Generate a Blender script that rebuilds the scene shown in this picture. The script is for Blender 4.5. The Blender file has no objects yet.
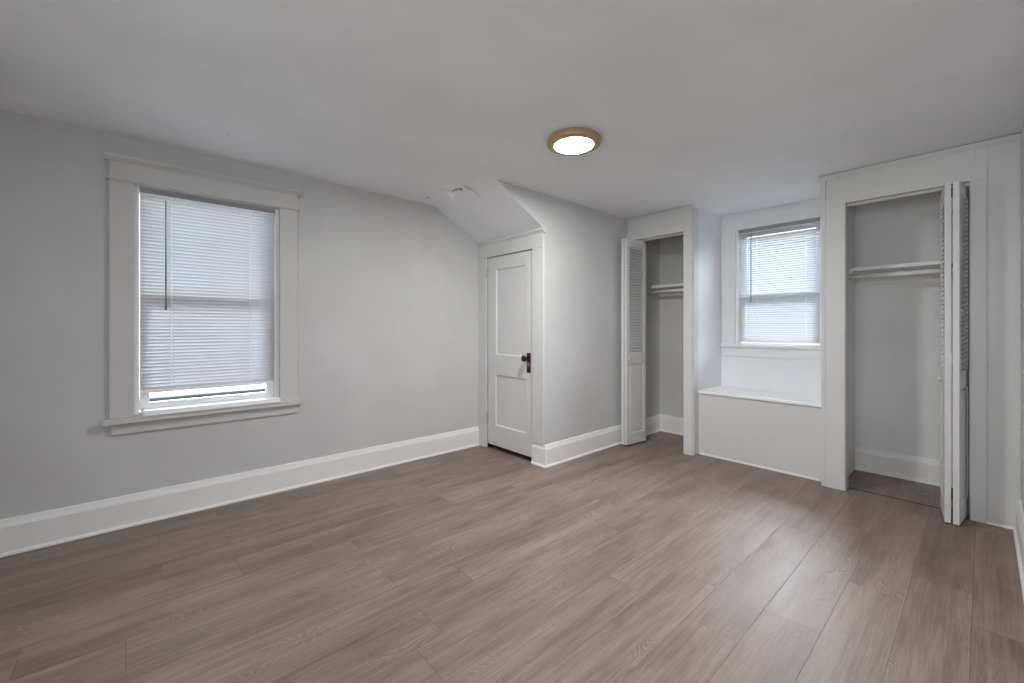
import bpy, bmesh, math, random
from mathutils import Vector, Matrix
random.seed(4)
S = bpy.context.scene
COL = S.collection

# ------------------------------------------------------------------ camera
EYE = 1.19                      # metres above the floor
YAW = math.radians(48.249)      # view direction measured from +X towards +Y
cam_d = bpy.data.cameras.new('camera')
cam_d.sensor_width = 36.0
cam_d.lens = 420.4 / 1024 * 36.0
cam_d.shift_y = -14.2 / 1024
cam_d.clip_start = 0.02
cam = bpy.data.objects.new('camera', cam_d)
COL.objects.link(cam)
cam.location = (0, 0, EYE)
cam.rotation_euler = (math.radians(90), 0, YAW - math.radians(90))
S.camera = cam

# ------------------------------------------------------------------ sky, added fill, exposure
world = bpy.data.worlds.new('overcast_sky'); S.world = world
world.use_nodes = True
bg = world.node_tree.nodes['Background']
bg.inputs['Color'].default_value = (0.86, 0.93, 1.0, 1)
# the cloud cover is brightest towards +X (behind the alcove window) and dull behind the photographer
wt = world.node_tree
def wmath(op, a, b):
    n = wt.nodes.new('ShaderNodeMath'); n.operation = op
    for i, v in enumerate((a, b)):
        if isinstance(v, (int, float)): n.inputs[i].default_value = v
        else: wt.links.new(v, n.inputs[i])
    return n.outputs[0]
wtc = wt.nodes.new('ShaderNodeTexCoord'); wsep = wt.nodes.new('ShaderNodeSeparateXYZ'); wt.links.new(wtc.outputs['Generated'], wsep.inputs[0])
SKY_X, SKY_Y, SKY_REST = 35.0, 3.2, 0.9
wt.links.new(wmath('ADD', wmath('ADD', SKY_REST, wmath('MULTIPLY', wmath('MAXIMUM', wsep.outputs['X'], 0.0), SKY_X)),
                   wmath('MULTIPLY', wmath('MAXIMUM', wsep.outputs['Y'], 0.0), SKY_Y)), bg.inputs['Strength'])
S.view_settings.view_transform = 'Standard'
S.view_settings.look = 'None'
S.view_settings.exposure = 0.66
S.view_settings.gamma = 1.0
S.view_settings.use_curve_mapping = False
S.cycles.max_bounces = 14
S.cycles.diffuse_bounces = 9
S.cycles.transparent_max_bounces = 24
S.cycles.caustics_reflective = False
S.cycles.caustics_refractive = False

def fill_light(name, loc, direction, sx, sy, power, color=(0.93, 0.97, 1.0)):
    """Added area light that brightens the room from behind the photographer."""
    l = bpy.data.lights.new(name, 'AREA'); l.shape = 'RECTANGLE'; l.size = sx; l.size_y = sy
    l.energy = power; l.color = color
    o = bpy.data.objects.new(name, l); COL.objects.link(o)
    o.location = loc
    o.rotation_euler = Vector(direction).to_track_quat('-Z', 'Y').to_euler()
    return o
fill_light('added_rear_fill', (-1.42, 0.15, 1.40), (1, 0, -.22), 1.4, 1.4, 22)  # added fill outside an invented rear opening
LAMP_STRENGTH = 172.0

# ------------------------------------------------------------------ materials
def nodes_of(name):
    m = bpy.data.materials.new(name); m.use_nodes = True
    nt = m.node_tree
    return m, nt, nt.nodes['Principled BSDF'], nt.nodes['Material Output']

def N(nt, kind, **kw):
    n = nt.nodes.new(kind)
    for k, v in kw.items(): setattr(n, k, v)
    return n

def math_node(nt, op, a, b=None, c=None, clamp=False):
    n = nt.nodes.new('ShaderNodeMath'); n.operation = op; n.use_clamp = clamp
    for i, v in enumerate((a, b, c)):
        if v is None: continue
        if isinstance(v, (int, float)): n.inputs[i].default_value = v
        else: nt.links.new(v, n.inputs[i])
    return n.outputs[0]

def smooth(nt, v, lo, hi, t0=0.0, t1=1.0):
    n = nt.nodes.new('ShaderNodeMapRange'); n.interpolation_type = 'SMOOTHSTEP'
    nt.links.new(v, n.inputs[0])
    for i, x in enumerate((lo, hi, t0, t1)): n.inputs[i + 1].default_value = x
    return n.outputs[0]

def mix_color(nt, f, a, b, blend='MIX'):
    n = nt.nodes.new('ShaderNodeMix'); n.data_type = 'RGBA'; n.blend_type = blend
    for i, v in ((0, f), (6, a), (7, b)):
        if isinstance(v, (int, float)): n.inputs[i].default_value = v
        elif isinstance(v, tuple): n.inputs[i].default_value = (*v, 1)
        else: nt.links.new(v, n.inputs[i])
    return n.outputs[2]

def paint(name, color, rough=0.5, bump=0.0, scale=60, wave=0.0, tint=0.03):
    """Brushed or rolled wall paint: faint tone drift, roller texture and uneven plaster."""
    m, nt, b, out = nodes_of(name)
    tc = N(nt, 'ShaderNodeTexCoord')
    n1 = N(nt, 'ShaderNodeTexNoise'); n1.inputs['Scale'].default_value = 1.7; n1.inputs['Detail'].default_value = 4
    nt.links.new(tc.outputs['Object'], n1.inputs['Vector'])
    dark = tuple(c * (1 - tint) for c in color); lite = tuple(min(1, c * (1 + tint)) for c in color)
    nt.links.new(mix_color(nt, smooth(nt, n1.outputs['Fac'], 0.35, 0.65), dark, lite), b.inputs['Base Color'])
    b.inputs['Roughness'].default_value = rough
    b.inputs['Specular IOR Level'].default_value = 0.4
    if bump or wave:
        n2 = N(nt, 'ShaderNodeTexNoise'); n2.inputs['Scale'].default_value = scale; n2.inputs['Detail'].default_value = 3
        n3 = N(nt, 'ShaderNodeTexNoise'); n3.inputs['Scale'].default_value = 2.6; n3.inputs['Detail'].default_value = 2
        for n in (n2, n3): nt.links.new(tc.outputs['Object'], n.inputs['Vector'])
        h = math_node(nt, 'ADD', math_node(nt, 'MULTIPLY', n2.outputs['Fac'], bump),
                      math_node(nt, 'MULTIPLY', n3.outputs['Fac'], wave))
        bp = N(nt, 'ShaderNodeBump'); bp.inputs['Strength'].default_value = 1.0; bp.inputs['Distance'].default_value = 1.0
        nt.links.new(h, bp.inputs['Height']); nt.links.new(bp.outputs['Normal'], b.inputs['Normal'])
    return m

M = {}
M['wall'] = paint('grey_wall_paint', (0.596, 0.598, 0.598), 0.55, 0.0003, 90, 0.004)
M['ceiling'] = paint('ceiling_paint', (0.875, 0.892, 0.918), 0.6, 0.0003, 80, 0.006)
M['alcove'] = paint('lit_alcove_paint', (0.80, 0.815, 0.83), 0.5, 0.0003, 90, 0.003)  # lightened to make up for window light missing in the alcove
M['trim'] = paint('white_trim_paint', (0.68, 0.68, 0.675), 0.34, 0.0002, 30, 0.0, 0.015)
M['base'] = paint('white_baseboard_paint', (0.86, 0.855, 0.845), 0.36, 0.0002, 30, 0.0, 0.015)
M['closet_lit'] = paint('lit_closet_paint', (0.84, 0.84, 0.835), 0.6, 0.0003, 90, 0.003)  # lighter copy of the closet paint, standing in for light inside
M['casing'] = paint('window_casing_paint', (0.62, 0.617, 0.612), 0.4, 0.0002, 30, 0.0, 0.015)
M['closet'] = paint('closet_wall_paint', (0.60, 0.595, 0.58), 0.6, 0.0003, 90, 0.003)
M['vinyl'] = paint('white_window_vinyl', (0.92, 0.93, 0.94), 0.3, tint=0.01)
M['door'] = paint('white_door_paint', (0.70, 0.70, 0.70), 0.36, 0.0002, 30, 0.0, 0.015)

def plain(name, color, rough=0.5, metal=0.0, noise=0.12, scale=25):
    m, nt, b, out = nodes_of(name)
    tc = N(nt, 'ShaderNodeTexCoord'); n1 = N(nt, 'ShaderNodeTexNoise'); n1.inputs['Scale'].default_value = scale
    nt.links.new(tc.outputs['Object'], n1.inputs['Vector'])
    nt.links.new(mix_color(nt, n1.outputs['Fac'], tuple(c * (1 - noise) for c in color), tuple(min(1, c * (1 + noise)) for c in color)), b.inputs['Base Color'])
    b.inputs['Roughness'].default_value = rough; b.inputs['Metallic'].default_value = metal
    return m
M['bronze'] = plain('dark_bronze', (0.045, 0.032, 0.026), 0.38, 0.8, 0.4, 60)
M['brass'] = plain('worn_brass', (0.30, 0.20, 0.11), 0.4, 0.9, 0.3, 80)
M['lamp_frame'] = plain('brushed_tan_metal', (0.50, 0.345, 0.20), 0.40, 0.35, 0.12, 40)
M['steel'] = plain('painted_steel_hinge', (0.50, 0.50, 0.49), 0.35, 0.5, 0.25, 60)
M['dark_steel'] = plain('dark_hinge_metal', (0.10, 0.095, 0.09), 0.45, 0.7, 0.2, 60)
M['track'] = plain('white_track_metal', (0.62, 0.60, 0.57), 0.4, 0.2, 0.06, 20)
M['headrail'] = plain('shaded_headrail_metal', (0.30, 0.305, 0.315), 0.5, 0.0, 0.05, 20)  # white metal coloured grey to hold the shade under the header
M['wand'] = plain('smoky_plastic', (0.17, 0.18, 0.19), 0.2, 0.0, 0.1, 20)
M['cord'] = plain('white_cord', (0.85, 0.86, 0.87), 0.7, 0.0, 0.05, 200)
M['added_strip'] = plain('dark_added_strip', (0.034, 0.037, 0.041), 0.9, 0.0, 0.5, 9)  # dark coat of the invented wall outside the left window
M['flake'] = plain('white_paint_flake', (0.95, 0.95, 0.945), 0.6, 0.0, 0.05, 60)
M['plaster'] = plain('bare_plaster', (0.50, 0.48, 0.40), 0.8, 0.0, 0.35, 70)
M['grime'] = plain('dark_crack', (0.07, 0.06, 0.05), 0.9, 0.0, 0.3, 90)
M['crackgrey'] = plain('grey_crack', (0.66, 0.66, 0.65), 0.9, 0.0, 0.2, 60)
M['dark_gap'] = plain('bare_subfloor', (0.06, 0.05, 0.045), 0.8, 0.0, 0.3, 15)

def slat_material(name, through):
    m, nt, b, out = nodes_of(name)
    b.inputs['Base Color'].default_value = (0.66, 0.67, 0.70, 1); b.inputs['Roughness'].default_value = 0.45
    tr = N(nt, 'ShaderNodeBsdfTranslucent'); tr.inputs['Color'].default_value = (0.80, 0.81, 0.83, 1)
    mx = N(nt, 'ShaderNodeMixShader'); mx.inputs[0].default_value = through
    nt.links.new(b.outputs[0], mx.inputs[1]); nt.links.new(tr.outputs[0], mx.inputs[2])
    nt.links.new(mx.outputs[0], out.inputs['Surface'])
    return m
M['slat'] = slat_material('closed_blind_slat', 0.028)
M['light_boost_slat'] = slat_material('light_boost_blind_slat', 0.13)  # same slat set to pass more light, to brighten the alcove

def glass_material():
    m, nt, b, out = nodes_of('window_glass')
    t = N(nt, 'ShaderNodeBsdfTransparent'); t.inputs['Color'].default_value = (0.95, 0.97, 0.97, 1)
    g = N(nt, 'ShaderNodeBsdfGlossy'); g.inputs['Roughness'].default_value = 0.02
    f = N(nt, 'ShaderNodeFresnel'); f.inputs['IOR'].default_value = 1.35
    mx = N(nt, 'ShaderNodeMixShader')
    nt.links.new(f.outputs[0], mx.inputs[0]); nt.links.new(t.outputs[0], mx.inputs[1]); nt.links.new(g.outputs[0], mx.inputs[2])
    nt.links.new(mx.outputs[0], out.inputs['Surface'])
    return m
M['glass'] = glass_material()

def lamp_material():
    m, nt, b, out = nodes_of('lit_lamp_diffuser')
    b.inputs['Base Color'].default_value = (0.9, 0.88, 0.84, 1)
    b.inputs['Emission Color'].default_value = (1.0, 1.0, 0.985, 1)
    b.inputs['Emission Strength'].default_value = LAMP_STRENGTH
    return m
M['lamp'] = lamp_material()

def ground_material():
    m, nt, b, out = nodes_of('pale_yard')
    tc = N(nt, 'ShaderNodeTexCoord'); n1 = N(nt, 'ShaderNodeTexNoise'); n1.inputs['Scale'].default_value = 0.35; n1.inputs['Detail'].default_value = 6
    nt.links.new(tc.outputs['Object'], n1.inputs['Vector'])
    sp = N(nt, 'ShaderNodeSeparateXYZ'); nt.links.new(tc.outputs['Object'], sp.inputs[0])
    pale_ground = mix_color(nt, smooth(nt, n1.outputs['Fac'], 0.38, 0.55), (0.30, 0.31, 0.31), (0.66, 0.67, 0.69))  # ground made paler to bounce light up through the left window
    dim_ground = mix_color(nt, n1.outputs['Fac'], (0.035, 0.045, 0.025), (0.07, 0.085, 0.05))  # unseen ground darkened to cut the light bouncing in from the rear
    nt.links.new(mix_color(nt, smooth(nt, sp.outputs['Y'], 3.4, 3.6), dim_ground, pale_ground), b.inputs['Base Color'])
    b.inputs['Roughness'].default_value = 0.9
    return m
M['yard'] = ground_material()

PLANK_W, PLANK_L, PLANK_Y0 = 0.195, 1.21, 0.030
def floor_material():
    m, nt, b, out = nodes_of('grey_brown_oak_planks')
    L = nt.links
    tc = N(nt, 'ShaderNodeTexCoord'); sep = N(nt, 'ShaderNodeSeparateXYZ'); L.new(tc.outputs['Object'], sep.inputs[0])
    X, Y = sep.outputs['X'], sep.outputs['Y']
    v = math_node(nt, 'DIVIDE', math_node(nt, 'SUBTRACT', Y, PLANK_Y0), PLANK_W)
    row = math_node(nt, 'FLOOR', v); fv = math_node(nt, 'FRACT', v)
    par = math_node(nt, 'MODULO', math_node(nt, 'ADD', row, 40.0), 2.0)
    grp = math_node(nt, 'FLOOR', math_node(nt, 'DIVIDE', math_node(nt, 'ADD', row, 3.0), 5.0))
    off = math_node(nt, 'ADD', math_node(nt, 'ADD', 0.36, math_node(nt, 'MULTIPLY', par, -0.29)), math_node(nt, 'MULTIPLY', grp, 0.41))
    u = math_node(nt, 'DIVIDE', math_node(nt, 'SUBTRACT', X, off), PLANK_L)
    colu = math_node(nt, 'FLOOR', u); fu = math_node(nt, 'FRACT', u)
    cid = math_node(nt, 'ADD', math_node(nt, 'MULTIPLY', row, 17.31), math_node(nt, 'MULTIPLY', colu, 5.73))
    wn = N(nt, 'ShaderNodeTexWhiteNoise', noise_dimensions='1D'); L.new(cid, wn.inputs['W'])
    rnd = wn.outputs['Value']
    ev = math_node(nt, 'MULTIPLY', math_node(nt, 'MINIMUM', fv, math_node(nt, 'SUBTRACT', 1.0, fv)), PLANK_W)
    eu = math_node(nt, 'MULTIPLY', math_node(nt, 'MINIMUM', fu, math_node(nt, 'SUBTRACT', 1.0, fu)), PLANK_L)
    edge = math_node(nt, 'MINIMUM', ev, eu)
    seam = smooth(nt, edge, 0.0004, 0.0020, 1.0, 0.0)
    def field(sx, sy, scale, detail, dist, shift=0.0):
        c = N(nt, 'ShaderNodeCombineXYZ')
        L.new(math_node(nt, 'ADD', math_node(nt, 'MULTIPLY', X, sx), math_node(nt, 'MULTIPLY', rnd, 31.7)), c.inputs[0])
        L.new(math_node(nt, 'ADD', math_node(nt, 'MULTIPLY', Y, sy), math_node(nt, 'MULTIPLY', rnd, 13.1)), c.inputs[1])
        L.new(math_node(nt, 'ADD', math_node(nt, 'MULTIPLY', rnd, 7.9), shift), c.inputs[2])
        n = N(nt, 'ShaderNodeTexNoise'); n.inputs['Scale'].default_value = scale; n.inputs['Detail'].default_value = detail
        n.inputs['Distortion'].default_value = dist
        L.new(c.outputs[0], n.inputs['Vector'])
        return n.outputs['Fac']
    broad = field(0.8, 7.0, 1.0, 3, 0.4)
    streak = field(2.2, 42.0, 1.0, 6, 0.6, 3.0)
    fine = field(9.0, 260.0, 1.0, 3, 0.2, 5.0)
    blotch = field(3.0, 9.0, 1.0, 4, 0.8, 21.0)
    # growth rings: contour lines of a stretched field give the cathedral figure
    ringf = math_node(nt, 'ADD', field(1.35, 6.5, 1.0, 1.0, 0.35, 9.0), math_node(nt, 'MULTIPLY', field(14.0, 60.0, 1.0, 2.0, 0.0, 17.0), 0.022))
    ring = math_node(nt, 'ADD', math_node(nt, 'MULTIPLY', math_node(nt, 'SINE', math_node(nt, 'MULTIPLY', ringf, 300.0)), 0.5), 0.5)
    ringm = smooth(nt, field(1.4, 5.0, 1.0, 1, 0.0, 14.0), 0.50, 0.66)
    ringv = math_node(nt, 'MULTIPLY', smooth(nt, ring, 0.50, 0.95), ringm)
    t = math_node(nt, 'ADD', math_node(nt, 'MULTIPLY', smooth(nt, broad, 0.3, 0.7), 0.30),
                  math_node(nt, 'MULTIPLY', smooth(nt, streak, 0.30, 0.70), 0.32))
    t = math_node(nt, 'ADD', t, math_node(nt, 'MULTIPLY', smooth(nt, fine, 0.3, 0.7), 0.20))
    t = math_node(nt, 'ADD', t, math_node(nt, 'MULTIPLY', smooth(nt, blotch, 0.3, 0.7), 0.18))
    t = math_node(nt, 'ADD', t, math_node(nt, 'MULTIPLY', math_node(nt, 'SUBTRACT', rnd, 0.5), 0.10), clamp=True)
    cr = N(nt, 'ShaderNodeValToRGB'); L.new(t, cr.inputs[0])
    el = cr.color_ramp.elements
    el[0].position = 0.10; el[0].color = (0.138, 0.095, 0.076, 1)
    el[1].position = 0.92; el[1].color = (0.325, 0.243, 0.200, 1)
    e = el.new(0.5); e.color = (0.228, 0.163, 0.132, 1)
    col = mix_color(nt, math_node(nt, 'MULTIPLY', ringv, 0.42), cr.outputs[0], (0.37, 0.295, 0.255))
    pores = smooth(nt, field(3.0, 120.0, 1.0, 3, 0.3, 27.0), 0.55, 0.70)
    col = mix_color(nt, math_node(nt, 'MULTIPLY', pores, 0.20), col, (0.075, 0.050, 0.040))
    col = mix_color(nt, math_node(nt, 'MULTIPLY', seam, 0.42), col, (0.035, 0.022, 0.018))
    # pale scuffs left by moved furniture
    sc = N(nt, 'ShaderNodeTexNoise'); sc.inputs['Scale'].default_value = 2.2; sc.inputs['Detail'].default_value = 1
    L.new(tc.outputs['Object'], sc.inputs['Vector'])
    sv = N(nt, 'ShaderNodeTexVoronoi', feature='DISTANCE_TO_EDGE'); sv.inputs['Scale'].default_value = 5.5
    dn = N(nt, 'ShaderNodeTexNoise'); dn.inputs['Scale'].default_value = 4.0; L.new(tc.outputs['Object'], dn.inputs['Vector'])
    va = N(nt, 'ShaderNodeVectorMath', operation='ADD'); L.new(tc.outputs['Object'], va.inputs[0]); L.new(dn.outputs['Color'], va.inputs[1])
    L.new(va.outputs[0], sv.inputs['Vector'])
    scuff = math_node(nt, 'MULTIPLY', smooth(nt, sv.outputs['Distance'], 0.0, 0.022, 1.0, 0.0), smooth(nt, sc.outputs['Fac'], 0.62, 0.72))
    col = mix_color(nt, math_node(nt, 'MULTIPLY', scuff, 0.14), col, (0.55, 0.50, 0.46))
    L.new(col, b.inputs['Base Color'])
    rg = math_node(nt, 'ADD', 0.41, math_node(nt, 'MULTIPLY', smooth(nt, streak, 0.3, 0.7), 0.10))
    L.new(rg, b.inputs['Roughness'])
    b.inputs['Specular IOR Level'].default_value = 0.5
    h = math_node(nt, 'ADD', math_node(nt, 'MULTIPLY', fine, 0.0003), math_node(nt, 'MULTIPLY', ringv, 0.0005))
    h = math_node(nt, 'SUBTRACT', h, math_node(nt, 'MULTIPLY', seam, 0.0012))
    bp = N(nt, 'ShaderNodeBump'); bp.inputs['Strength'].default_value = 0.6; bp.inputs['Distance'].default_value = 1.0
    L.new(h, bp.inputs['Height']); L.new(bp.outputs['Normal'], b.inputs['Normal'])
    return m
M['floor'] = floor_material()

# ------------------------------------------------------------------ mesh helpers
def obj(name, bm, mat, parent=None, shade=False):
    me = bpy.data.meshes.new(name)
    bmesh.ops.recalc_face_normals(bm, faces=bm.faces[:])
    bm.to_mesh(me); bm.free()
    if shade:
        for p in me.polygons: p.use_smooth = True
    me.materials.append(mat)
    o = bpy.data.objects.new(name, me); COL.objects.link(o)
    if parent is not None: o.parent = parent
    return o

def box(bm, x0, x1, y0, y1, z0, z1, bevel=0.0, mtx=None):
    g = bmesh.ops.create_cube(bm, size=1.0)
    vs = g['verts']
    bmesh.ops.scale(bm, vec=(abs(x1 - x0), abs(y1 - y0), abs(z1 - z0)), verts=vs)
    bmesh.ops.translate(bm, vec=((x0 + x1) / 2, (y0 + y1) / 2, (z0 + z1) / 2), verts=vs)
    if bevel:
        es = list({e for v in vs for e in v.link_edges})
        r = bmesh.ops.bevel(bm, geom=es, offset=bevel, segments=2, profile=0.5, affect='EDGES')
        vs = list({v for f in r['faces'] for v in f.verts} | {v for v in vs if v.is_valid})
    if mtx is not None: bmesh.ops.transform(bm, matrix=mtx, verts=vs)
    return vs

def boxes(*bs, bevel=0.0):
    bm = bmesh.new()
    for b in bs: box(bm, *b, bevel=bevel)
    return bm

def prism(bm, profile, a, b, inward, up=(0, 0, 1)):
    """Sweep a (depth, height) profile from a to b; depth runs along inward."""
    a, b, n, up = Vector(a), Vector(b), Vector(inward).normalized(), Vector(up)
    ra = [bm.verts.new(a + n * d + up * z) for d, z in profile]
    rb = [bm.verts.new(b + n * d + up * z) for d, z in profile]
    k = len(profile)
    for i in range(k): bm.faces.new((ra[i], ra[(i + 1) % k], rb[(i + 1) % k], rb[i]))
    bm.faces.new(ra); bm.faces.new(rb[::-1])

def sweep(bm, profile, pts, side=1):
    """Mitred sweep of a (depth, height) profile along a plan polyline; depth to the left (side=1) or right."""
    P2 = [Vector((p[0], p[1])) for p in pts]; rings = []
    nrm = []
    for a, b in zip(P2, P2[1:]):
        d = (b - a).normalized(); nrm.append(Vector((-d.y, d.x)) * side)
    for i, p in enumerate(P2):
        if i == 0: m = nrm[0]
        elif i == len(P2) - 1: m = nrm[-1]
        else:
            m = (nrm[i - 1] + nrm[i]).normalized(); m = m / max(0.2, m.dot(nrm[i]))
        rings.append([bm.verts.new((p.x + m.x * d, p.y + m.y * d, z)) for d, z in profile])
    k = len(profile)
    for A, B in zip(rings, rings[1:]):
        for i in range(k): bm.faces.new((A[i], A[(i + 1) % k], B[(i + 1) % k], B[i]))
    bm.faces.new(rings[0]); bm.faces.new(rings[-1][::-1])

def cyl(bm, p, q, r, seg=16, r2=None):
    p, q = Vector(p), Vector(q); d = q - p
    g = bmesh.ops.create_cone(bm, cap_ends=True, segments=seg, radius1=r, radius2=r if r2 is None else r2, depth=d.length)
    bmesh.ops.transform(bm, matrix=Matrix.Translation((p + q) / 2) @ d.to_track_quat('Z', 'Y').to_matrix().to_4x4(), verts=g['verts'])

def lathe(bm, prof, origin, axis, seg=32):
    """Revolve (radius, height) points about axis through origin."""
    q = Vector(axis).to_track_quat('Z', 'Y').to_matrix(); o = Vector(origin)
    rings = []
    for r, h in prof:
        rings.append([bm.verts.new(o + q @ Vector((max(r, 1e-5) * math.cos(2 * math.pi * i / seg), max(r, 1e-5) * math.sin(2 * math.pi * i / seg), h))) for i in range(seg)])
    for A, B in zip(rings, rings[1:]):
        for i in range(seg): bm.faces.new((A[i], A[(i + 1) % seg], B[(i + 1) % seg], B[i]))

def info(o, label, cat, group=None, kind=None):
    o['label'] = label; o['category'] = cat
    if group: o['group'] = group
    if kind: o['kind'] = kind
    return o

def empty(name, loc=(0, 0, 0)):
    o = bpy.data.objects.new(name, None); COL.objects.link(o); o.location = loc; o.empty_display_size = 0.1
    return o

def struct(name, bm, mat, label=None, cat=None):
    o = obj(name, bm, mat); o['kind'] = 'structure'
    if label: o['label'] = label; o['category'] = cat
    return o

def sroot(name, label, cat):
    o = empty(name); o['kind'] = 'structure'; o['label'] = label; o['category'] = cat
    return o

# ------------------------------------------------------------------ key planes (metres)
CEIL = 2.325
YL = 3.41          # left wall
XD = 2.60          # wall with the panel door
YS = 2.49          # return wall between door and closet
XC = 3.855         # closet fronts
XB = 4.51          # back of closets
XA = 4.47          # back of the window alcove
YR = -0.147         # right wall
A0, A1 = 0.81, 1.785     # sides of the alcove
XREAR, YSIDE, XJOG = -1.25, -1.75, 2.00
XO, YO = 4.66, 3.56      # outer faces
WL = (-0.012, 0.775, 0.655, 2.050)   # left window opening: x0 x1 z0 z1
WA = (0.930, 1.650, 1.025, 2.155)    # alcove window opening: y0 y1 z0 z1

# ------------------------------------------------------------------ shell
struct('floor', boxes((XREAR - .1, XO, YSIDE - .1, YO, -0.12, 0.0)), M['floor'], 'grey brown wood plank floor across the empty room', 'floor')
struct('ceiling', boxes((XREAR - .1, XO, YSIDE - .1, YO, CEIL, CEIL + .12)), M['ceiling'], 'flat pale grey painted ceiling', 'ceiling')
struct('wall_left', boxes((XREAR - .1, WL[0], YL, YO, 0, CEIL), (WL[1], XO, YL, YO, 0, CEIL),
                          (WL[0], WL[1], YL, YO, 0, WL[2] - .03), (WL[0], WL[1], YL, YO, WL[3], CEIL)), M['wall'],
       'long grey wall with the large window on the left', 'wall')
# stub wall round the panel door (opening y 2.637-3.272, z 0-1.875) and the solid behind it
DY0, DY1, DZ = 2.634, 3.276, 1.878
struct('wall_door', boxes((XD, XD + .12, YS + .02, DY0, 0, 2.06), (XD, XD + .12, DY1, YL, 0, 2.06), (XD, XD + .12, DY0, DY1, DZ, 2.06),
                          (XD + .5, XD + .56, YS + .1, YL, 0, 2.06)), M['trim'], 'short white wall holding the panel door', 'wall')
bm = bmesh.new()
pr = [(2.0, CEIL + .001), (2.06, 2.318), (2.11, 2.300), (2.16, 2.272), (XD + .02, 2.018), (XD + .02, 2.10), (2.2, CEIL + .02)]
ra = [bm.verts.new((x, YS + .0015, z)) for x, z in pr]; rb = [bm.verts.new((x, YL + .01, z)) for x, z in pr]
for i in range(len(pr)): bm.faces.new((ra[i], ra[(i + 1) % len(pr)], rb[(i + 1) % len(pr)], rb[i]))
bm.faces.new(ra); bm.faces.new(rb[::-1])
struct('ceiling_slope', bm, M['ceiling'], 'sloping ceiling panel above the panel door', 'ceiling')
# return wall: its left end follows the slope
bm = bmesh.new()
pr = [(2.020, CEIL), (2.06, 2.322), (2.11, 2.305), (2.16, 2.277), (2.597, 2.035), (2.597, 0), (XB + .02, 0), (XB + .02, CEIL)]
ra = [bm.verts.new((x, YS, z)) for x, z in pr]; rb = [bm.verts.new((x, YS + .05, z)) for x, z in pr]
for i in range(len(pr)): bm.faces.new((ra[i], ra[(i + 1) % len(pr)], rb[(i + 1) % len(pr)], rb[i]))
bm.faces.new(ra); bm.faces.new(rb[::-1])
struct('wall_return', bm, M['wall'], 'plain grey wall between the panel door and the narrow closet', 'wall')
# closet fronts
L0, L1 = 1.878, 2.472     # narrow closet opening (y)
R0, R1 = 0.050, 0.670     # wide closet opening (y)
HZ = 2.100                # head of both openings
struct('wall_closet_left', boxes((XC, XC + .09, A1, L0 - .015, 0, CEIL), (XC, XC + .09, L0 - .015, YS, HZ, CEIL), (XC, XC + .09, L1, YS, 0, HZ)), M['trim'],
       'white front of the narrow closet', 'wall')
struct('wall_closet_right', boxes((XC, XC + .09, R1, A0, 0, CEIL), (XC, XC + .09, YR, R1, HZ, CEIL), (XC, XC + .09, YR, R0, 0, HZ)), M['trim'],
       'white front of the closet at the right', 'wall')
struct('wall_alcove_left', boxes((XC + .09, XA, A1, A1 + .04, 0, CEIL)), M['alcove'], 'left side of the window alcove', 'wall')
struct('wall_alcove_right', boxes((XC + .09, XA, A0 - .04, A0, 0, CEIL)), M['alcove'], 'right side of the window alcove', 'wall')
struct('wall_alcove_back', boxes((XA, XO, A0 - .06, WA[0], 0, CEIL), (XA, XO, WA[1], A1 + .06, 0, CEIL), (XA, XO, WA[0], WA[1], 0, WA[2] - .02), (XA, XO, WA[0], WA[1], WA[3], CEIL)),
       M['alcove'], 'pale wall below and round the alcove window', 'wall')
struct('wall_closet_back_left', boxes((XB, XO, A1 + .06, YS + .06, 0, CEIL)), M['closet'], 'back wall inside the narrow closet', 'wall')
struct('wall_closet_back_right', boxes((XB, XO, YR - .05, A0 - .06, 0, CEIL)), M['closet_lit'], 'back wall inside the right closet', 'wall')
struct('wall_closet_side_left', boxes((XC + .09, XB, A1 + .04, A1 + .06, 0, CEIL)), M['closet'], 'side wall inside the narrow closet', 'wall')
struct('wall_closet_side_right', boxes((XC + .09, XB, A0 - .095, A0 - .04, 0, CEIL)), M['closet_lit'], 'side wall inside the right closet', 'wall')
struct('wall_far', boxes((XB + .02, XO, YS + .06, YL, 0, CEIL)), M['wall'])
struct('wall_right', boxes((XJOG, XO, YR - .12, YR, 0, CEIL)), M['wall'], 'grey wall at the far right edge', 'wall')
# the part of the room behind the photographer, with an invented opening for the added fill
struct('wall_jog', boxes((XJOG, XJOG + .12, YSIDE - .1, YR - .12, 0, CEIL)), M['wall'])
struct('wall_rear', boxes((XREAR - .1, XREAR, YSIDE, -.6, 0, CEIL), (XREAR - .1, XREAR, .9, YL, 0, CEIL), (XREAR - .1, XREAR, -.6, .9, 0, .7), (XREAR - .1, XREAR, -.6, .9, 2.1, CEIL)), M['wall'])
struct('wall_side', boxes((XREAR, XJOG, YSIDE - .1, YSIDE, 0, CEIL)), M['wall'])
struct('ground_outside', boxes((-60, 60, -60, 90, -3.4, -3.2)), M['yard'])

struct('wall_added_strip', boxes((-3, 4, 5.25, 5.45, -3.2, .516)), M['added_strip'])  # invented wall that gives the gap under the left blind its grey strip
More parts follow.
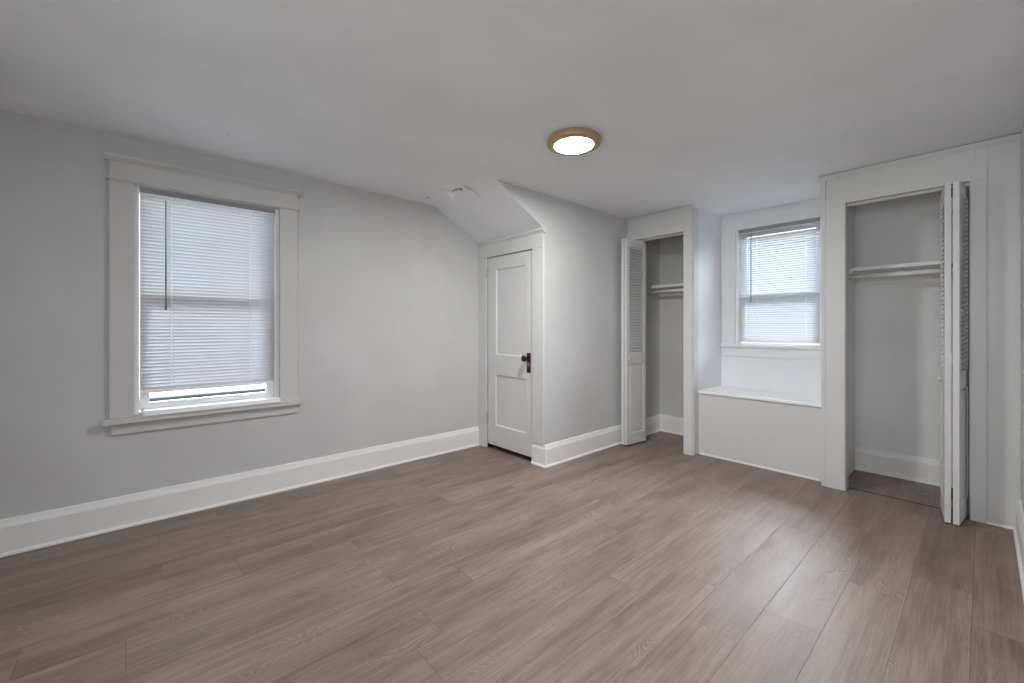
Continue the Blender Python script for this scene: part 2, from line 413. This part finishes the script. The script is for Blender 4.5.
# added house that hides the low sky behind the slats of the alcove blind
def siding_material():
    m, nt, b, out = nodes_of('pale_lap_siding')
    tc = N(nt, 'ShaderNodeTexCoord'); sp = N(nt, 'ShaderNodeSeparateXYZ'); nt.links.new(tc.outputs['Object'], sp.inputs[0])
    f = math_node(nt, 'FRACT', math_node(nt, 'DIVIDE', sp.outputs['Z'], 0.12))
    nt.links.new(mix_color(nt, smooth(nt, f, 0.0, 0.12, 1.0, 0.0), (0.20, 0.215, 0.245), (0.12, 0.13, 0.145)), b.inputs['Base Color'])
    b.inputs['Roughness'].default_value = 0.7
    return m
M['siding'] = siding_material()
M['shingle'] = plain('grey_shingle', (0.16, 0.16, 0.165), 0.9, 0.0, 0.3, 3)
bm = boxes((10.0, 17.0, -6.0, 8.0, -3.2, 3.0))
struct('wall_sky_block', bm, M['siding'], 'added house wall blocking the low sky beyond the alcove window', 'wall')
bm = bmesh.new(); prism(bm, [(-.4, 2.9), (-.4, 3.05), (3.5, 4.6), (7.4, 3.05), (7.4, 2.9)], (10.0, -6.4, 0), (10.0, 8.4, 0), (1, 0, 0)); struct('roof_sky_block', bm, M['shingle'])

# ------------------------------------------------------------------ baseboards
BASE = [(0, 0), (0.030, 0), (0.030, 0.006), (0.027, 0.013), (0.019, 0.018), (0.019, 0.148), (0.017, 0.154), (0.012, 0.170), (0.009, 0.184), (0, 0.187)]
QUARTER = [(0, 0), (0.014, 0), (0.013, 0.006), (0.009, 0.011), (0, 0.014)]
bm = bmesh.new(); prism(bm, BASE, (XREAR, YL, 0), (XD - .02, YL, 0), (0, -1, 0)); struct('baseboard_left', bm, M['base'], 'tall white baseboard along the left wall', 'baseboard')
bm = bmesh.new(); sweep(bm, BASE, [(XD, DY0 - .002), (XD, YS), (XC, YS)], -1)
struct('baseboard_return', bm, M['base'], 'tall white baseboard turning the corner beside the panel door', 'baseboard')
bm = bmesh.new(); prism(bm, BASE, (XC + .09, YS, 0), (XB, YS, 0), (0, -1, 0)); prism(bm, BASE, (XB, YS, 0), (XB, A1 + .06, 0), (-1, 0, 0))
struct('baseboard_closet_left', bm, M['base'], 'white baseboard inside the narrow closet', 'baseboard')
bm = bmesh.new(); prism(bm, BASE, (XB, A0 - .095, 0), (XB, YR, 0), (-1, 0, 0))
struct('baseboard_closet_right', bm, M['base'], 'white baseboard inside the right closet', 'baseboard')
bm = bmesh.new(); prism(bm, BASE, (XJOG, YR, 0), (XC - .005, YR, 0), (0, 1, 0)); struct('baseboard_right', bm, M['base'], 'white baseboard along the right wall', 'baseboard')
bm = bmesh.new(); prism(bm, QUARTER, (XC, -0.016, 0), (XC, YR + .03, 0), (-1, 0, 0)); struct('baseboard_corner', bm, M['base'])

# ------------------------------------------------------------------ closet casings and crowns
CF = XC - .016
struct('trim_1', boxes((CF, XC, A1 + .009, L0, 0, CEIL - .03), (CF, XC, L0, YS - .002, HZ - .006, HZ + .066), (XC - .008, XC, L0, YS - .002, HZ + .066, CEIL - .03),
                       (CF + .004, XC + .10, L0 - .016, L0 + .0, 0, HZ), bevel=.002), M['trim'], 'white casing of the narrow closet opening', 'casing')
struct('trim_2', boxes((CF, XC, R1, A0 - .027, 0, HZ + .066), (CF, XC, R0 - .066, R1, HZ - .006, HZ + .066), (CF, XC, R0 - .066, R0, 0, HZ - .006),
                       (XC - .006, XC, R0 - .02, A0 - .027, HZ + .066, CEIL - .03), (XC - .004, XC, YR, R0 - .07, 0.0, CEIL - .03), (CF + .006, XC, A0 - .025, A0 + .002, 0, CEIL - .03), bevel=.0015), M['trim'],
       'white casing of the right closet opening', 'casing')
struct('trim_3', boxes((XC - .012, XC + .10, R1 - .004, R1 + .010, 0, HZ), (XC - .012, XC + .10, R0 - .010, R0 + .004, 0, HZ)), M['trim'], 'white jambs of the right closet opening', 'jamb')
CROWN = [(0, -.034), (.010, -.034), (.013, -.026), (.022, -.014), (.026, -.010), (.026, 0), (0, 0)]
bm = bmesh.new(); prism(bm, CROWN, (XC, A1 - .012, CEIL - .006), (XC, YS, CEIL - .006), (-1, 0, 0)); struct('trim_4', bm, M['trim'], 'thin crown strip over the narrow closet', 'crown')
bm = bmesh.new(); prism(bm, CROWN, (XC, A0 + .018, CEIL - .006), (XC, YR, CEIL - .006), (-1, 0, 0)); struct('trim_5', bm, M['trim'], 'thin crown strip over the right closet', 'crown')
bm = bmesh.new(); prism(bm, [(0, -.016), (.012, -.016), (.012, 0), (0, 0)], (XC, A1, CEIL), (XA, A1, CEIL), (0, -1, 0)); struct('trim_6', bm, M['alcove'])
TRK = boxes((XC + .035, XC + .062, L0, L1, HZ - .022, HZ)); struct('trim_7', TRK, M['track'], 'metal door track at the head of the narrow closet', 'track')
TRK = boxes((XC + .035, XC + .062, R0, R1, HZ - .022, HZ)); struct('trim_8', TRK, M['track'], 'metal door track at the head of the right closet', 'track')
# floor seam strip inside the right closet
struct('trim_9', boxes((XC + .078, XC + .084, R0, R1, 0, .003)), M['dark_gap'])

# ------------------------------------------------------------------ panel door
TD = XD - .018   # casing face
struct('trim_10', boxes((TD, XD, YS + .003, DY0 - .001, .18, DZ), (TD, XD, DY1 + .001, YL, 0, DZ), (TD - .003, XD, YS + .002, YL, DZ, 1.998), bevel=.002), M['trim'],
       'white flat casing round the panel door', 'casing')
bm = bmesh.new(); prism(bm, [(0, 1.998), (.022, 1.998), (.026, 2.006), (.040, 2.020), (.042, 2.034), (0, 2.040)], (XD, YS - .012, 0), (XD, YL, 0), (-1, 0, 0))
struct('trim_11', bm, M['trim'], 'white moulded cap above the panel door', 'moulding')
struct('trim_12', boxes((XD, XD + .12, DY0 - .02, DY0, 0, DZ), (XD, XD + .12, DY1, DY1 + .02, 0, DZ), (XD + .05, XD + .075, DY0, DY1, DZ - .02, DZ)), M['trim'])
door = sroot('door_1', 'white two panel door with a dark bronze knob', 'door')
dx0, dx1 = XD - .004, XD + .032
dy0, dy1, dz0, dz1 = 2.640, 3.268, 0.044, 1.872
def panel_leaf(bm, x0, x1, y0, y1, z0, z1, openings, axis='x', rec=.010, bev=.010):
    """Slab with recessed, sloped-edge panels on its x0 face."""
    ys = sorted({y0, y1, *[o[0] for o in openings], *[o[1] for o in openings]})
    zs = sorted({z0, z1, *[o[2] for o in openings], *[o[3] for o in openings]})
    cells = {}
    def is_open(a, b, c, d): return any(o[0] <= a and b <= o[1] and o[2] <= c and d <= o[3] for o in openings)
    for a, b in zip(ys, ys[1:]):
        for c, d in zip(zs, zs[1:]):
            if not is_open(a, b, c, d): bm.faces.new([bm.verts.new((x0, p, q)) for p, q in ((a, c), (b, c), (b, d), (a, d))])
    for a, b, c, d in openings:
        o = [(x0, a, c), (x0, b, c), (x0, b, d), (x0, a, d)]
        i = [(x0 + rec, a + bev, c + bev), (x0 + rec, b - bev, c + bev), (x0 + rec, b - bev, d - bev), (x0 + rec, a + bev, d - bev)]
        for k in range(4): bm.faces.new([bm.verts.new(v) for v in (o[k], o[(k + 1) % 4], i[(k + 1) % 4], i[k])])
        bm.faces.new([bm.verts.new(v) for v in i])
    for f in (((x0, y0), (x1, y0)), ((x1, y0), (x1, y1)), ((x1, y1), (x0, y1))):
        (p, q), (r, s) = f
        bm.faces.new([bm.verts.new(v) for v in ((p, q, z0), (r, s, z0), (r, s, z1), (p, q, z1))])
    for z in (z0, z1): bm.faces.new([bm.verts.new(v) for v in ((x0, y0, z), (x1, y0, z), (x1, y1, z), (x0, y1, z))])
    bmesh.ops.remove_doubles(bm, verts=bm.verts[:], dist=1e-5)
bm = bmesh.new(); panel_leaf(bm, dx0, dx1, dy0, dy1, dz0, dz1, [(2.729, 3.142, 0.925, 1.750), (2.729, 3.150, 0.240, 0.732)])
obj('door_slab', bm, M['door'], door)
bm = boxes((dx0 - .004, dx0, 2.660, 2.708, 0.786, 0.962), bevel=.0018)
pl = obj('escutcheon', bm, M['bronze'], door); pl['label'] = 'dark bronze plate'
obj('escutcheon_wear', boxes((dx0 - .0046, dx0 - .0038, 2.668, 2.700, 0.842, 0.878), bevel=.0002), M['brass'], pl)['label'] = 'rubbed brass patch'
obj('keyhole', boxes((dx0 - .0048, dx0 - .0042, 2.681, 2.687, 0.815, 0.835)), M['grime'], pl)
bm = bmesh.new(); lathe(bm, [(.017, 0), (.017, .004), (.010, .008), (.009, .028), (.016, .034), (.0255, .042), (.028, .052), (.025, .062), (.015, .068), (0, .069)], (dx0 - .004, 2.690, 0.915), (-1, 0, 0), 28)
kn = obj('knob', bm, M['bronze'], door, True); kn['label'] = 'round dark bronze knob'
for z in (1.735, 0.297):
    bm = bmesh.new(); cyl(bm, (dx0 - .008, 3.272, z - .045), (dx0 - .008, 3.272, z + .045), .007, 12)
    cyl(bm, (dx0 - .008, 3.272, z + .045), (dx0 - .008, 3.272, z + .056), .004, 10)
    cyl(bm, (dx0 - .008, 3.272, z - .056), (dx0 - .008, 3.272, z - .045), .004, 10)
    box(bm, dx0 - .004, dx0 + .002, 3.262, 3.290, z - .044, z + .044)
    obj('hinge', bm, M['steel'], door, False)['label'] = 'painted butt hinge'

# ------------------------------------------------------------------ windows
def window(name, label, P, w0, w1, z0, z1, T, outer):
    """P(a, d, z) -> world point; a along the wall, d depth into the wall (negative = into the room).
    w0..w1 x z0..z1 opening; T = sizes."""
    root = sroot(name, label, 'window')
    def bx(bm, a0, a1, d0, d1, zz0, zz1, bevel=.0015):
        p, q = P(a0, d0, zz0), P(a1, d1, zz1)
        box(bm, min(p[0], q[0]), max(p[0], q[0]), min(p[1], q[1]), max(p[1], q[1]), zz0, zz1, bevel=bevel)
    def part(n, mat, *bs, parent=root, bevel=.0015):
        bm = bmesh.new()
        for b in bs: bx(bm, *b, bevel=bevel)
        return obj(n, bm, mat, parent)
    cw0, cw1 = T['casing']
    mt = T['mat']
    part('casing', mt, (cw0, w0, -.020, 0, T['stool'][1], T['head'][0])); part('casing', mt, (w1, cw1, -.020, 0, T['stool'][1], T['head'][0]))
    part('head_casing', mt, (cw0, cw1, -.022, 0, T['head'][0], T['head'][1]))
    if T.get('cap'):
        bm = bmesh.new()
        z = T['head'][1]
        prism(bm, [(0, z), (.024, z), (.028, z + .006), (.046, z + .022), (.048, z + .034), (0, z + .040)], P(cw0 - .022, 0, 0), P(cw1 + .022, 0, 0), Vector(P(0, -1, 0)) - Vector(P(0, 0, 0)))
        obj('cap_moulding', bm, mt, root)
        part('fillet', mt, (cw0 - .014, cw1 + .012, -.031, 0, T['head'][0] - .004, T['head'][0] + .006))
    s = T['stool']
    part('stool', mt, (s[2], s[3], -.055, .03, s[0], s[1]), bevel=.004)
    part('apron', mt, (cw0 + .008 * (1 if T.get('cap') else 0), cw1 - .0, -.018, 0, T['apron'], s[0]))
    # jamb liners and stops
    part('jamb_liner', M['vinyl'], (w0, w0 + .024, .010, .14, z0, z1), (w1 - .024, w1, .010, .14, z0, z1), (w0, w1, .03, .14, z1 - .012, z1), (w0, w1, .03, .14, z0 - .02, z0 + .012))
    zm = T['meet']
    def sash(a0, a1, d0, d1, b0, b1, st, rb, rt):
        f = part('sash', M['vinyl'], (a0, a0 + st, d0, d1, b0, b1), (a1 - st, a1, d0, d1, b0, b1), (a0 + st, a1 - st, d0, d1, b0, b0 + rb), (a0 + st, a1 - st, d0, d1, b1 - rt, b1))
        part('pane', M['glass'], (a0 + st - .004, a1 - st + .004, (d0 + d1) / 2 - .002, (d0 + d1) / 2 + .002, b0 + rb - .004, b1 - rt + .004), parent=f, bevel=0)
    sash(w0 + .026, w1 - .026, .064, .096, z0 + .014, zm + .03, .046, .050, .045)
    sash(w0 + .026, w1 - .026, .100, .132, zm - .03, z1 - .014, .046, .045, .045)
    return root, part

PL = lambda a, d, z: (a, YL + d, z)
PA = lambda a, d, z: (XA + d, a, z)
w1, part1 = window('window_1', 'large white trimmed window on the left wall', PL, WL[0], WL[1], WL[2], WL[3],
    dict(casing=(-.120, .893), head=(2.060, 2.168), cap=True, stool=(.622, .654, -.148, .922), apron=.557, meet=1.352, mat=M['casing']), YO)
bm = bmesh.new(); prism(bm, [(-.075, .0), (.066, .0), (.068, .006), (.045, .029), (-.075, .036)], (.030, YL, .654), (.768, YL, .654), (0, -1, 0))
o = obj('sill_board', bm, M['vinyl'], w1); o['label'] = 'glossy white board on the stool'
w2, part2 = window('window_2', 'smaller window in the alcove above the seat', PA, WA[0], WA[1], WA[2], WA[3],
    dict(casing=(A0 + .004, A1 - .006), head=(2.156, 2.280), cap=False, stool=(.996, 1.024, A0 + .004, A1 - .005), apron=.905, meet=1.50, mat=M['alcove']), XO)

# ------------------------------------------------------------------ blinds
def blind(name, label, P, a0, a1, ztop, zbot, d, tilt, pitch, wand_a, wand_z, cords, slat_mat, rail_h=.036):
    root = empty(name, P((a0 + a1) / 2, d, zbot))
    off = Vector(root.location)
    def fin(n, bm, mat, sm=False):
        bmesh.ops.translate(bm, vec=-off, verts=bm.verts[:]); return obj(n, bm, mat, root, sm)
    def bx(bm, b0, b1, d0, d1, zz0, zz1, bevel=.001):
        p, q = P(b0, d0, zz0), P(b1, d1, zz1)
        box(bm, min(p[0], q[0]), max(p[0], q[0]), min(p[1], q[1]), max(p[1], q[1]), zz0, zz1, bevel=bevel)
    bm = bmesh.new(); bx(bm, a0, a1, d - .014, d + .014, ztop - rail_h, ztop); hr = fin('headrail', bm, M['headrail']); hr['label'] = 'headrail darkened with painted shade'
    bm = bmesh.new(); bx(bm, a0, a1, d - .0165, d - .0145, ztop - rail_h - .003, ztop - rail_h + .007, .0005); fin('valance_lip', bm, M['vinyl'])
    bm = bmesh.new(); bx(bm, a0 + .002, a1 - .002, d - .013, d + .013, zbot, zbot + .016, .004); fin('bottom_rail', bm, M['vinyl'])
    # slats: shallow curved strips
    bm = bmesh.new(); W = .0255
    z = zbot + .026; rnd = random.Random(7)
    while z < ztop - rail_h - .004:
        tl = math.radians(tilt + rnd.uniform(-1.2, 1.2)); zz = z + rnd.uniform(-.0006, .0006)
        prof = []
        for k in range(5):
            s = (k / 4 - .5) * W; c = .0030 * (1 - (2 * k / 4 - 1) ** 2)
            prof.append((s * math.cos(tl) - c * math.sin(tl), s * math.sin(tl) + c * math.cos(tl)))
        A = [bm.verts.new(P(a0 + .001, d + p, zz + q)) for p, q in prof]; B = [bm.verts.new(P(a1 - .001, d + p, zz + q)) for p, q in prof]
        for k in range(4): bm.faces.new((A[k], B[k], B[k + 1], A[k + 1]))
        z += pitch
    fin('slats', bm, slat_mat, True)
    for c in cords:
        bm = bmesh.new()
        cyl(bm, P(c, d - .0135, zbot + .012), P(c, d - .0135, ztop - rail_h), .0011, 6)
        cyl(bm, P(c, d + .0135, zbot + .012), P(c, d + .0135, ztop - rail_h), .0011, 6)
        zz = zbot + .03
        while zz < ztop - rail_h: 
            bx(bm, c - .003, c + .003, d - .0142, d - .0128, zz, zz + .007, 0); zz += pitch  # white dots stand in for light coming through the cord holes
        fin('ladder_cord', bm, M['cord'])
    bm = bmesh.new(); cyl(bm, P(wand_a, d - .022, wand_z[0]), P(wand_a, d - .022, wand_z[1]), .0042, 8); cyl(bm, P(wand_a, d - .022, wand_z[0] - .012), P(wand_a, d - .022, wand_z[0] + .02), .0055, 8)
    cyl(bm, P(wand_a, d - .022, wand_z[1]), P(wand_a, d - .006, wand_z[1] + .012), .002, 6)
    fin('tilt_wand', bm, M['wand'])['label'] = 'grey tilt wand'
    info(root, label, 'blind', 'window blinds')
    return root
blind('window_blind', 'large closed white blind in the left wall window', PL, WL[0] + .0245, WL[1] - .0245, WL[3] - .004, .782, .040, -65, .0212, .137, (1.31, 1.985), (.166, .598), M['slat'])
blind('window_blind', 'smaller white blind with open slats in the alcove window', PA, WA[0] + .0245, WA[1] - .0245, WA[3] - .004, 1.040, .030, 47, .0212, 1.51, (1.445, 2.10), (1.06, 1.46), M['light_boost_slat'])

# ------------------------------------------------------------------ window seat
ws = empty('window_bench', (3.95, (A0 + A1) / 2, 0)); off = Vector(ws.location)
def wpart(n, bm, mat):
    bmesh.ops.translate(bm, vec=-off, verts=bm.verts[:]); return obj(n, bm, mat, ws)
wpart('seat_board', boxes((3.932, XA - .001, A0 + .002, A1 - .002, .572, .597), bevel=.003), M['vinyl'])
wpart('front_panel', boxes((3.950, 3.975, A0 + .001, A1 - .001, 0.0, .572)), M['trim'])
bm = bmesh.new(); prism(bm, QUARTER, (3.950, A0 + .03, 0), (3.950, A1 - .01, 0), (-1, 0, 0)); wpart('shoe_moulding', bm, M['trim'])
info(ws, 'built in white bench below the alcove window', 'bench')

# ------------------------------------------------------------------ closet shelves and rods
def shelf_set(y0, y1, lab, xs, zs, zr, xr, mat, cm):
    o = obj('closet_shelf', boxes((xs, XB - .002, y0 + .022, y1 - .022, zs - .028, zs), bevel=.002), mat)
    for ya, yb in ((y0, y0 + .021), (y1 - .021, y1)):
        obj('end_cleat', boxes((xs + .03, XB - .03, ya, yb, zs - .046, zs - .004), bevel=.001), cm, o)
    info(o, 'white board shelf high in the ' + lab, 'shelf', 'closet shelves')
    bm = bmesh.new(); cyl(bm, (xr, y0, zr), (xr, y1, zr), .0175, 20)
    r = obj('closet_rod', bm, mat, None, True)
    for ya, yb in ((y0, y0 + .012), (y1 - .012, y1)):
        bm = bmesh.new(); cyl(bm, (xr, ya, zr), (xr, yb, zr), .0195, 20)
        obj('socket', bm, M['trim'], r)
    info(r, 'white round hanging rod in the ' + lab, 'rod', 'closet rods')
    c = obj('shelf_cleat', boxes((XB - .018, XB - .001, y0, y1, zs - .120, zs - .029), bevel=.0015), cm)
    info(c, 'painted wood strip under the shelf in the ' + lab, 'cleat', 'shelf cleats')
shelf_set(A1 + .062, YS - .002, 'narrow closet', 4.285, 1.655, 1.585, 4.31, M['base'], M['closet'])
shelf_set(YR + .002, A0 - .097, 'right closet', 4.22, 1.662, 1.590, 4.25, M['base'], M['closet_lit'])

# ------------------------------------------------------------------ bifold doors
def leaf(parent, off, p0, p1, side, z0, z1, knob_at=None, knob_face=1, stile=.042):
    """One half-louvered leaf between plan points p0 -> p1; thickness to the given side."""
    p0, p1 = Vector((*p0, 0)), Vector((*p1, 0)); d = (p1 - p0); w = d.length; d.normalize()
    n = Vector((-d.y, d.x, 0)) * side
    T = .027
    mtx = Matrix(((d.x, n.x, 0, p0.x - off.x), (d.y, n.y, 0, p0.y - off.y), (0, 0, 1, 0 - off.z), (0, 0, 0, 1)))
    lz0, lz1 = .925, 2.000                      # louvered field
    pz0, pz1 = .130, .820                       # lower panel
    bm = bmesh.new()
    for b in ((0, stile, 0, T, z0, z1), (w - stile, w, 0, T, z0, z1), (stile, w - stile, 0, T, z0, pz0), (stile, w - stile, 0, T, pz1, lz0), (stile, w - stile, 0, T, lz1, z1)):
        box(bm, *b, bevel=.0012)
    bmesh.ops.transform(bm, matrix=mtx, verts=bm.verts[:])
    lf = obj('leaf', bm, M['door'], parent)
    bm = bmesh.new(); k = 37; pitch = (lz1 - lz0) / k
    for i in range(k):
        z = lz0 + (i + .5) * pitch
        box(bm, stile - .003, w - stile + .003, -.0182, .0182, -.0026, .0026, .001, Matrix.Translation((0, T / 2, z)) @ Matrix.Rotation(math.radians(45), 4, 'X'))
    bmesh.ops.transform(bm, matrix=mtx, verts=bm.verts[:])
    obj('louvers', bm, M['door'], lf)
    bm = bmesh.new()
    box(bm, stile - .004, w - stile + .004, .009, T - .009, pz0 - .004, pz1 + .004)
    q = box(bm, stile + .018, w - stile - .018, .003, T - .003, pz0 + .018, pz1 - .018, .0035)
    bmesh.ops.transform(bm, matrix=mtx, verts=bm.verts[:])
    obj('raised_panel', bm, M['door'], lf)
    if knob_at is not None:
        bm = bmesh.new(); y = 0 if knob_face < 0 else T
        c = mtx @ Vector((knob_at, y, .872)); ax = mtx.to_3x3() @ Vector((0, knob_face, 0))
        lathe(bm, [(.006, 0), (.006, .012), (.011, .016), (.014, .022), (.011, .028), (0, .030)], c, ax, 20)
        obj('knob', bm, M['track'], lf, True)
    return lf

def hinge(parent, off, x, ya, yb, z, mat):
    bm = bmesh.new(); ym = (ya + yb) / 2
    cyl(bm, (x + .001, ym, z - .036), (x + .001, ym, z + .036), .0034, 10)
    for k in (-1, 1): box(bm, x + .002, x + .016, ym + k * .0036 - .0007, ym + k * .0036 + .0007, z - .034, z + .034)
    bmesh.ops.translate(bm, vec=-off, verts=bm.verts[:])
    obj('hinge', bm, mat, parent)

bf = empty('bifold_door', (3.90, 2.44, 0)); off = Vector(bf.location)
leaf(bf, off, (3.632, 2.358), (3.938, 2.326), 1, .018, 2.078, knob_at=.03, knob_face=-1)
leaf(bf, off, (3.632, 2.391), (3.938, 2.420), 1, .018, 2.078)
for z in (.25, 1.05, 1.9): hinge(bf, off, 3.634, 2.3835, 2.3925, z, M['steel'])
info(bf, 'folded half louvered white door at the narrow closet, left of the alcove', 'door', 'bifold closet doors')
bf = empty('bifold_door', (3.90, 0.08, 0)); off = Vector(bf.location)
leaf(bf, off, (3.655, .155), (3.945, .187), -1, .010, 2.066, knob_at=.03, knob_face=-1)
leaf(bf, off, (3.655, .120), (3.945, .084), -1, .010, 2.066)
for z in (.19, 1.0, 1.93): hinge(bf, off, 3.656, .1195, .1285, z, M['dark_steel'] if z < .5 else M['steel'])
info(bf, 'folded half louvered white door at the right closet, seen nearly edge on', 'door', 'bifold closet doors')

# ------------------------------------------------------------------ ceiling light
LX, LY = 1.972, 1.648
cl = empty('ceiling_light', (LX, LY, CEIL))
bm = bmesh.new(); lathe(bm, [(.1175, -.0385), (.119, -.0390), (.148, -.0370), (.155, -.0350), (.1585, -.0310), (.1595, -.026), (.1595, -.003), (.157, 0), (.10, 0)], (0, 0, 0), (0, 0, 1), 72)
lathe(bm, [(.1175, -.0385), (.1173, -.033), (.10, -.033)], (0, 0, 0), (0, 0, 1), 72)
obj('frame', bm, M['lamp_frame'], cl, True)
bm = bmesh.new(); lathe(bm, [(.1172, -.0380), (.105, -.0384), (.08, -.0387), (.04, -.0389), (0, -.0390)], (0, 0, 0), (0, 0, 1), 72)
obj('diffuser', bm, M['lamp'], cl, True)['label'] = 'glowing white diffuser'
info(cl, 'round lit flush ceiling light with a tan metal rim', 'ceiling light')

# ------------------------------------------------------------------ cracked plaster on the ceiling by the slope
SLOPE = [(-9, CEIL), (2.0, CEIL), (2.06, 2.318), (2.11, 2.300), (2.16, 2.272), (XD + .02, 2.018)]
def under(x):
    for (xa, za), (xb, zb) in zip(SLOPE, SLOPE[1:]):
        if xa <= x <= xb: return za + (zb - za) * (x - xa) / (xb - xa)
    return CEIL
def blob(bm, cx, cy, z, pts, th=.002, lift=None, ox=1.95):
    """Thin irregular flake hugging the ceiling or slope; lift lets an edge curl away."""
    rings = []
    for sc, t in ((1.0, 0.0), (1.0, .6), (0.6, 1.0)):
        rings.append([bm.verts.new((cx + x * sc, cy + y * sc, under(ox + cx + x * sc) - CEIL + z + .0005 - th * t - (lift(x * sc, y * sc) * (1 if t else 0) if lift else 0))) for x, y in pts])
    k = len(pts)
    for A, B in zip(rings, rings[1:]):
        for i in range(k): bm.faces.new((A[i], A[(i + 1) % k], B[(i + 1) % k], B[i]))
    bm.faces.new(rings[-1]); bm.faces.new(rings[0][::-1])
pp = empty('peeling_paint', (1.95, 2.90, CEIL))
r = random.Random(3)
def ring_pts(rx, ry, n=11, j=.3, rot=0.0):
    out = []
    for i in range(n):
        a = 2 * math.pi * i / n; q = 1 + r.uniform(-j, j)
        x, y = rx * q * math.cos(a), ry * q * math.sin(a)
        out.append((x * math.cos(rot) - y * math.sin(rot), x * math.sin(rot) + y * math.cos(rot)))
    return out
bm = bmesh.new(); blob(bm, .015, -.015, 0, ring_pts(.020, .060, 13)); obj('bare_plaster', bm, M['plaster'], pp)['label'] = 'tan patch of bare plaster'
bm = bmesh.new(); blob(bm, .050, .105, 0, ring_pts(.034, .028, 12, .4), .004, lambda x, y: (x + .045) * 0.75); obj('paint_flake', bm, M['flake'], pp)['label'] = 'curled white paint flake'
bm = bmesh.new(); blob(bm, .042, -.040, -.002, ring_pts(.010, .018), .001); obj('crack', bm, M['grime'], pp)
bm = bmesh.new(); blob(bm, .014, .030, -.002, ring_pts(.004, .030, 9, .3), .001); obj('crack', bm, M['grime'], pp)
bm = bmesh.new(); blob(bm, -.075, .060, 0, ring_pts(.006, .030, 9, .3, .3), .002); obj('crack', bm, M['crackgrey'], pp)
bm = bmesh.new(); blob(bm, .085, -.115, 0, ring_pts(.105, .014, 13, .3, .20), .002); obj('crack', bm, M['crackgrey'], pp)
bm = bmesh.new(); blob(bm, .150, -.060, 0, ring_pts(.060, .030, 10, .3, .5), .004, lambda x, y: .002 + max(0, x) * .15); obj('sagging_flake', bm, M['ceiling'], pp)
info(pp, 'cracked peeling paint patch on the ceiling by the sloping panel', 'peeling paint')
ch = empty('paint_chip', (1.888, 3.229, CEIL))
bm = bmesh.new(); blob(bm, 0, 0, 0, ring_pts(.016, .028), .004, None, 1.888); obj('paint_flake', bm, M['flake'], ch)
bm = bmesh.new(); blob(bm, .006, 0, -.004, ring_pts(.008, .022), .001, None, 1.888); obj('crack', bm, M['grime'], ch)
info(ch, 'small chipped spot on the ceiling at the left wall corner', 'paint chip')
cn = empty('ceiling_nick', (0.401, 2.96, CEIL))
bm = bmesh.new(); blob(bm, 0, 0, 0, ring_pts(.006, .009), .002, None, .401); obj('nick', bm, M['crackgrey'], cn)
info(cn, 'tiny dark nick in the ceiling in front of the left window', 'nick')
